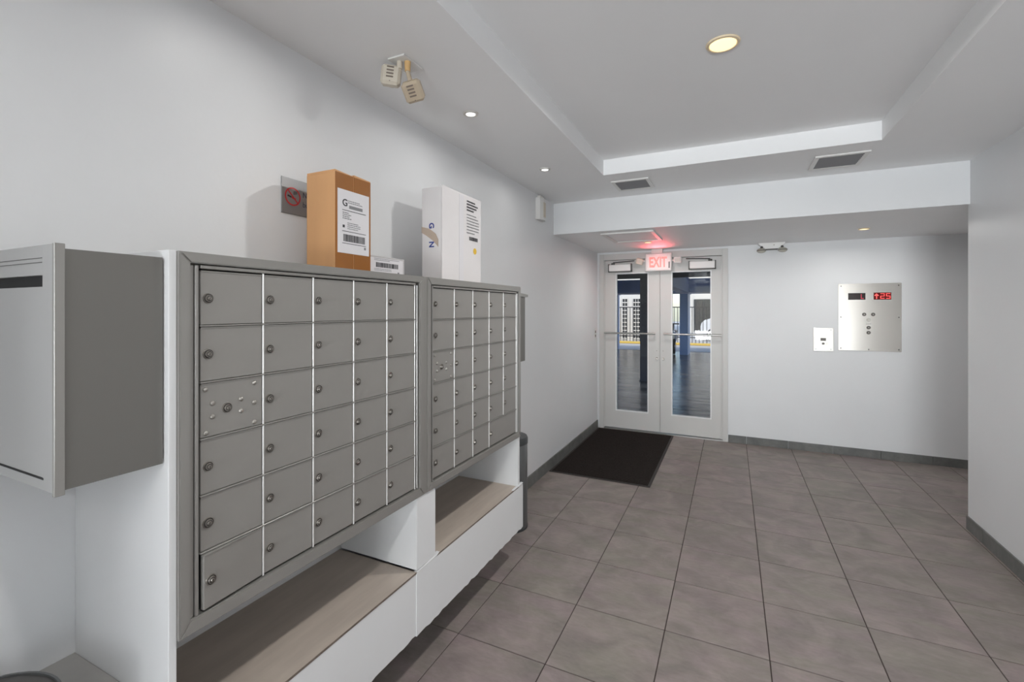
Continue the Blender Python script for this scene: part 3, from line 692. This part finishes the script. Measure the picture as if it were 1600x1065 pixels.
e1 = thing('emergency_light', (-1.195, 1.52, ZC), 'beige twin-head emergency light hanging from the ceiling over the mailboxes', 'emergency light')
box('mounting_plate', 'plastic', e1, -1.248, -1.166, 1.452, 1.575, ZC - .007, ZC - .0003, bev=.001)
def head(c, rot, mm, dark):
    hd = MB(); hd.box(-.039, .039, -.022, .022, -.040, .040, bev=.010)
    ho = hd.build('lamp_head', mm, e1, loc=(0, 0, 0)); ho.location = Vector(c) - e1.location; ho.rotation_euler = rot
    bk = MB(); bk.lathe([(.036, 0), (.030, .018), (.018, .026), (0, .027)], n=20); me = bk.mesh('back_shell', mm, smooth=True); me.transform(Matrix.Rotation(math.radians(-90), 4, 'X') @ Matrix.Translation((0, 0, .021)))
    b_ = bpy.data.objects.new('back_shell', me); C.objects.link(b_); b_.parent = ho
    v = MB()
    for k in range(4): v.box(-.016, .012, -.0235, -.0222, .024 - .013 * k, .030 - .013 * k)
    v.box(-.002, .002, -.0235, -.0222, -.031, -.028)
    vo = v.build('vent_slots', dark, ho, loc=(0, 0, 0)); vo.location = (0, 0, 0)
    return ho
m = MB(); m.cyl((-1.215, 1.485, ZC - .007), (-1.215, 1.485, ZC - .036), .011, n=14).cyl((-1.215, 1.485, ZC - .036), (-1.236, 1.494, ZC - .056), .008, n=10); m.build('swivel_arm', 'beige', e1, smooth=True)
m = MB(); m.cyl((-1.186, 1.500, ZC - .007), (-1.186, 1.500, ZC - .045), .013, .011, n=14); m.build('swivel_arm', 'amber', e1, smooth=True)
m = MB(); m.cyl((-1.186, 1.500, ZC - .045), (-1.180, 1.506, ZC - .075), .009, n=10).cyl((-1.180, 1.506, ZC - .075), (-1.176, 1.512, ZC - .098), .010, n=10); m.build('swivel_joint', 'beige2', e1, smooth=True)
head((-1.252, 1.478, 2.450), (0, math.radians(6), math.radians(32)), 'beige', 'beigedark')
head((-1.170, 1.516, 2.388), (math.radians(42), math.radians(-12), math.radians(18)), 'beige2', 'beigedark')

# ------------------------------------------------------------------ ceiling fixtures
def downlight(x, y, z, r, warm, power, label, col, light_r=None):
    k = .76 if warm else .58
    t = thing('downlight', (x, y, z), label, 'downlight', 'recessed downlights')
    m = MB(); m.lathe([(r * k, -.0015), (r * (k + .05), -.0075), (r * .95, -.006), (r, -.0004)], (x, y, z), n=32); m.build('trim_ring', 'trimwarm' if warm else 'trim', t, smooth=True)
    m = MB(); m.lathe([(r * k, -.0004), (r * k, -.0066), (r * k * .7, -.0085), (0, -.009)], (x, y, z), n=32); m.build('lens', 'lampwarm' if warm else 'lampcool', t)
    d = bpy.data.lights.new('lamp', 'AREA'); d.shape = 'DISK'; d.size = 2 * (light_r or r * .7); d.energy = power; d.color = col; d.spread = math.radians(170)
    o = bpy.data.objects.new('lamp', d); C.objects.link(o); o.location = (x, y, z - .0105)
    return t
WARM = (1, .985, .96); COOL = (1, .985, .96)
downlight(-.033, 2.14, ZT, .068, True, DOWN_MAIN * 2.0, 'warm yellow downlight in the raised ceiling tray', WARM)
downlight(-.033, .15, ZT, .068, True, DOWN_MAIN, 'middle warm downlight of the ceiling tray, above the viewer', WARM)
downlight(-.033, -3.3, ZT, .068, True, DOWN_MAIN, 'downlight of the ceiling tray nearest the glazed front', WARM)
downlight(-.033, -1.5, ZT, .068, True, DOWN_MAIN, 'rearmost warm downlight of the ceiling tray', WARM)
for k, (y, l) in enumerate(((3.09, 'small white downlight on the left nearest the beam'), (2.045, 'small white downlight left of the tray, above the farther mailboxes'), (1.0, 'small white downlight above the nearer mailboxes'), (-.05, 'small white downlight over the left drop box'), (-1.1, 'rearmost small white downlight over the left wall'))):
    downlight(-1.213 if y > -.5 else -.93, y, ZC, .040, False, DOWN_SMALL, l, COOL)
downlight(-.80, 5.03, ZS, .044, True, DOWN_BACK, 'downlight in the low soffit beside the exit sign', WARM)
downlight(1.06, 5.02, ZS, .044, True, DOWN_BACK, 'downlight in the low soffit above the elevator panel', WARM)

def vent(x0, x1, y0, y1, z, label, n):
    t = thing('ceiling_vent', ((x0 + x1) / 2, (y0 + y1) / 2, z), label, 'vent', 'ceiling air vents')
    f = .026
    for d in ((x0, x1, y0, y0 + f), (x0, x1, y1 - f, y1), (x0, x0 + f, y0 + f, y1 - f), (x1 - f, x1, y0 + f, y1 - f)):
        box('frame', 'plastic', t, d[0], d[1], d[2], d[3], z - .010, z - .0003, bev=.001)
    box('backing', 'ventdark', t, x0 + f, x1 - f, y0 + f, y1 - f, z - .0015, z - .0003)
    for k in range(n):
        y = y0 + f + (y1 - y0 - 2 * f) * (k + .5) / n
        MB().prism([(y - .008, z - .0018), (y + .010, z - .0085), (y + .011, z - .0070), (y - .0065, z - .0016)], 'x', x0 + f, x1 - f).build('slat', 'ventslat', t)
vent(-.862, -.572, 3.615, 3.915, ZC, 'square air vent in the ceiling left of centre', 7)
vent(.500, .800, 3.605, 3.925, ZC, 'square air vent in the ceiling on the right', 8)
hc = thing('access_hatch', (-.87, 4.56, ZS), 'white ceiling access hatch in front of the exit sign', 'hatch')
x0, x1, y0, y1 = -1.115, -.632, 4.27, 4.865; f = .035
for d in ((x0, x1, y0, y0 + f), (x0, x1, y1 - f, y1), (x0, x0 + f, y0 + f, y1 - f), (x1 - f, x1, y0 + f, y1 - f)):
    box('frame', 'plastic', hc, d[0], d[1], d[2], d[3], ZS - .016, ZS - .0003, bev=.002)
box('panel', 'ceil', hc, x0 + f + .003, x1 - f - .003, y0 + f + .003, y1 - f - .003, ZS - .008, ZS - .0003)

# ------------------------------------------------------------------ outside the door: covered parking
struct(box('ground_parking', 'asphalt', None, -14, 10, YB + .161, 17.6, -.2, -.02), 'dark wet asphalt of the covered car park', 'ground')
struct(box('ground_yard', 'paleground', None, -22, 16, 17.6, 60, -.2, -.015), 'pale sunlit concrete beyond the car park', 'ground')
struct(box('deck_overhead', 'deck', None, -14, 10, YB + .161, 17.2, 2.72, 2.95), 'underside of the deck over the car park', 'deck')
nb = thing('navy_column', (-1.65, 10.0, 0), 'dark navy steel column seen through the left door pane', 'column')
box('post', 'navy', nb, -1.745, -1.585, 9.93, 10.09, -.02, 2.155); box('base_plate', 'navy', nb, -1.760, -1.570, 9.915, 10.105, -.0195, .0)
nbm = thing('navy_beam', (-1.6, 10.0, 2.155), 'dark navy beam crossing above the navy column', 'beam')
box('web', 'navy', nbm, -9, 4, 9.96, 10.06, 2.171, 2.28); box('flange', 'navy', nbm, -9, 4, 9.93, 10.09, 2.156, 2.170); box('flange', 'navy', nbm, -9, 4, 9.93, 10.09, 2.281, 2.295)
def blue_col(x0, x1, y0, y1, zt, label):
    t = thing('blue_column', ((x0 + x1) / 2, (y0 + y1) / 2, 0), label, 'column', 'blue car park columns')
    box('shaft', 'blue', t, x0, x1, y0, y1, -.02, zt)
    box('side_face', 'lightblue', t, x1, x1 + .02, y0 + .01, y1, -.02, zt)  # right side of the column in a paler blue than its front
    box('cap', 'lightblue', t, x0 - .05, x1 + .06, y0 - .05, y1 + .05, zt, zt + .03)
blue_col(-1.566, -1.325, 16.3, 17.15, 2.02, 'blue painted column seen through the right door pane')
blue_col(-4.35, -3.90, 17.51, 17.70, 2.04, 'blue painted column seen at the left of the left door pane')
for (xa, xb, lab) in ((-1.60, -1.27, 'pale blue beam running to the column in the right pane'), (-4.5, -3.95, 'pale blue beam over the column in the left pane')):
    t = thing('blue_beam', ((xa + xb) / 2, 14, 2.05), lab, 'beam', 'blue car park beams')
    box('web', 'lightblue', t, xa + .08, xb - .08, 12.2, 17.2, 2.07, 2.52); box('flange', 'lightblue', t, xa, xb, 12.2, 17.2, 2.05, 2.07); box('flange', 'lightblue', t, xa, xb, 12.2, 17.2, 2.52, 2.54)
t = thing('blue_beam', (-3, 16.9, 2.05), 'blue cross beam at the far edge of the car park', 'beam', 'blue car park beams')
box('web', 'blue', t, -9, 3, 17.21, 17.35, 2.10, 2.58); box('flange', 'lightblue', t, -9, 3, 17.21, 17.5, 2.05, 2.10)
for k, (y, z, lab) in enumerate(((12.8, 2.60, 'nearest white pipe under the car park deck'), (14.6, 2.61, 'middle white pipe under the car park deck'), (16.4, 2.62, 'far white pipe under the car park deck'))):
    m = MB(); m.cyl((-7, y - .25, z), (3, y + .35, z + .03), .035, n=10); [m.cyl((x, y - .25 + .06 * (x + 7), z), (x, y - .25 + .06 * (x + 7), 2.721), .012, n=6) for x in (-5.5, -2.9, -.5, 1.8)]; tag(m.build('pipe', 'pipe', smooth=True, loc=(-2, y, z)), lab, 'pipe', 'pipes under the deck')
# railing fence with yellow kerb
fn = thing('railing_fence', (-2, 21, 0), 'black railing fence along the sunlit yard', 'fence')
box('rail', 'fence', fn, -8, 3, 20.98, 21.02, 1.57, 1.61); box('rail', 'fence', fn, -8, 3, 20.98, 21.02, .28, .32)
pk = MB().box(-.012, .012, 20.988, 21.012, .02, 1.57).build('picket', 'fence', fn, loc=(0, 21, 0)); pk.location = Vector((-7.9, 21, 0)) - fn.location
for k in range(1, 75): inst(pk.data, 'picket', (-7.9 + .145 * k, 21, 0), fn)
tag(MB().box(-8, 3, 20.6, 20.9, -.015, .075, bev=.02).build('yellow_kerb', 'yellowcurb', loc=(-2.5, 20.75, 0)), 'yellow painted kerb at the foot of the railing fence', 'kerb')
# white buildings behind
fb2 = thing('white_building', (-5, 24, 0), 'white building with gridded dark windows seen through the left pane', 'building')
box('wall', 'facade', fb2, -12, -3.3, 22.5, 26, -.014, 7)
for (xa, xb, nx) in ((-5.55, -5.05, 5), (-4.78, -4.54, 2), (-4.27, -3.80, 4)):
    w_ = box('window', 'facwin', fb2, xa, xb, 22.47, 22.499, .10, 2.02)
    m = MB()
    for k in range(nx + 1): m.box(xa + (xb - xa) * k / nx - .008, xa + (xb - xa) * k / nx + .008, 22.44, 22.469, .10, 2.02)
    for k in range(11): m.box(xa - .01, xb + .01, 22.435, 22.468, .10 + .192 * k - .022, .10 + .192 * k + .022)
    m.build('mullion_grid', 'facade', w_)
fb3 = thing('white_building', (2, 32, 0), 'white building with a dark gate seen through the right pane', 'building')
box('wall', 'facade', fb3, -3.0, 9, 32, 36, -.015, 9)
g = box('gate', 'hedge', fb3, -2.2, .9, 31.94, 32, .02, 2.15); box('opening', 'black', fb3, -1.2, -.2, 31.90, 31.94, 1.2, 1.95)
for k in range(7): box('slat', 'facwin', g, -2.1 + .42 * k, -1.98 + .42 * k, 31.91, 31.94, .1, 2.05)
# parked white car behind the fence
cr = thing('parked_car', (.3, 24.5, 0), 'white parked car behind the railing fence, right pane', 'car')
prof = [(-1.62, .32), (-1.64, .75), (-1.5, .98), (-1.05, 1.10), (-.75, 1.38), (-.2, 1.50), (1.3, 1.50), (2.0, 1.08), (2.6, .95), (2.72, .55), (2.66, .32)]
m = MB(); m.prism([(x + .3, z) for x, z in prof], 'y', 23.6, 25.3); bmesh.ops.bevel(m.bm, geom=[e for e in m.bm.edges], offset=.05, segments=2, affect='EDGES'); m.build('body', 'carwhite', cr, smooth=True)
MB().prism([(-.62, 1.08), (-.35, 1.40), (.9, 1.40), (.9, 1.08)], 'y', 23.585, 23.6).build('side_window', 'cardark', cr)
for x in (-.75, 2.2):
    m = MB(); m.cyl((x, 23.55, .31), (x, 23.75, .31), .31, n=20); w_ = m.build('wheel', 'tyre', cr)
    m = MB(); m.cyl((x, 23.54, .31), (x, 23.55, .31), .2, n=16); m.build('rim', 'rim', w_)
# scooter beside the blue column
sk = thing('parked_scooter', (-1.95, 16.6, 0), 'small white scooter beside the blue column in the right pane', 'scooter')
m = MB(); m.cyl((-1.86, 16.35, .25), (-1.72, 16.35, .25), .26, n=24); m.build('wheel', 'tyre', sk)
m = MB(); m.cyl((-1.72, 16.35, .25), (-1.70, 16.35, .25), .17, n=20); m.build('rim', 'rim', sk)
m = MB(); m.sph((-1.82, 16.6, .55), .26, (.55, 1.4, .9), n=16); m.build('fairing', 'carwhite', sk, smooth=True)
m = MB(); m.cyl((-1.82, 16.45, .5), (-1.82, 16.7, 1.0), .03, n=10).cyl((-2.05, 16.7, 1.0), (-1.62, 16.7, 1.0), .02, n=10); m.build('handlebar', 'cardark', sk)
m = MB(); m.sph((-1.84, 17.1, .72), .2, (.6, 1.6, .4), n=14); m.build('seat', 'cardark', sk, smooth=True)
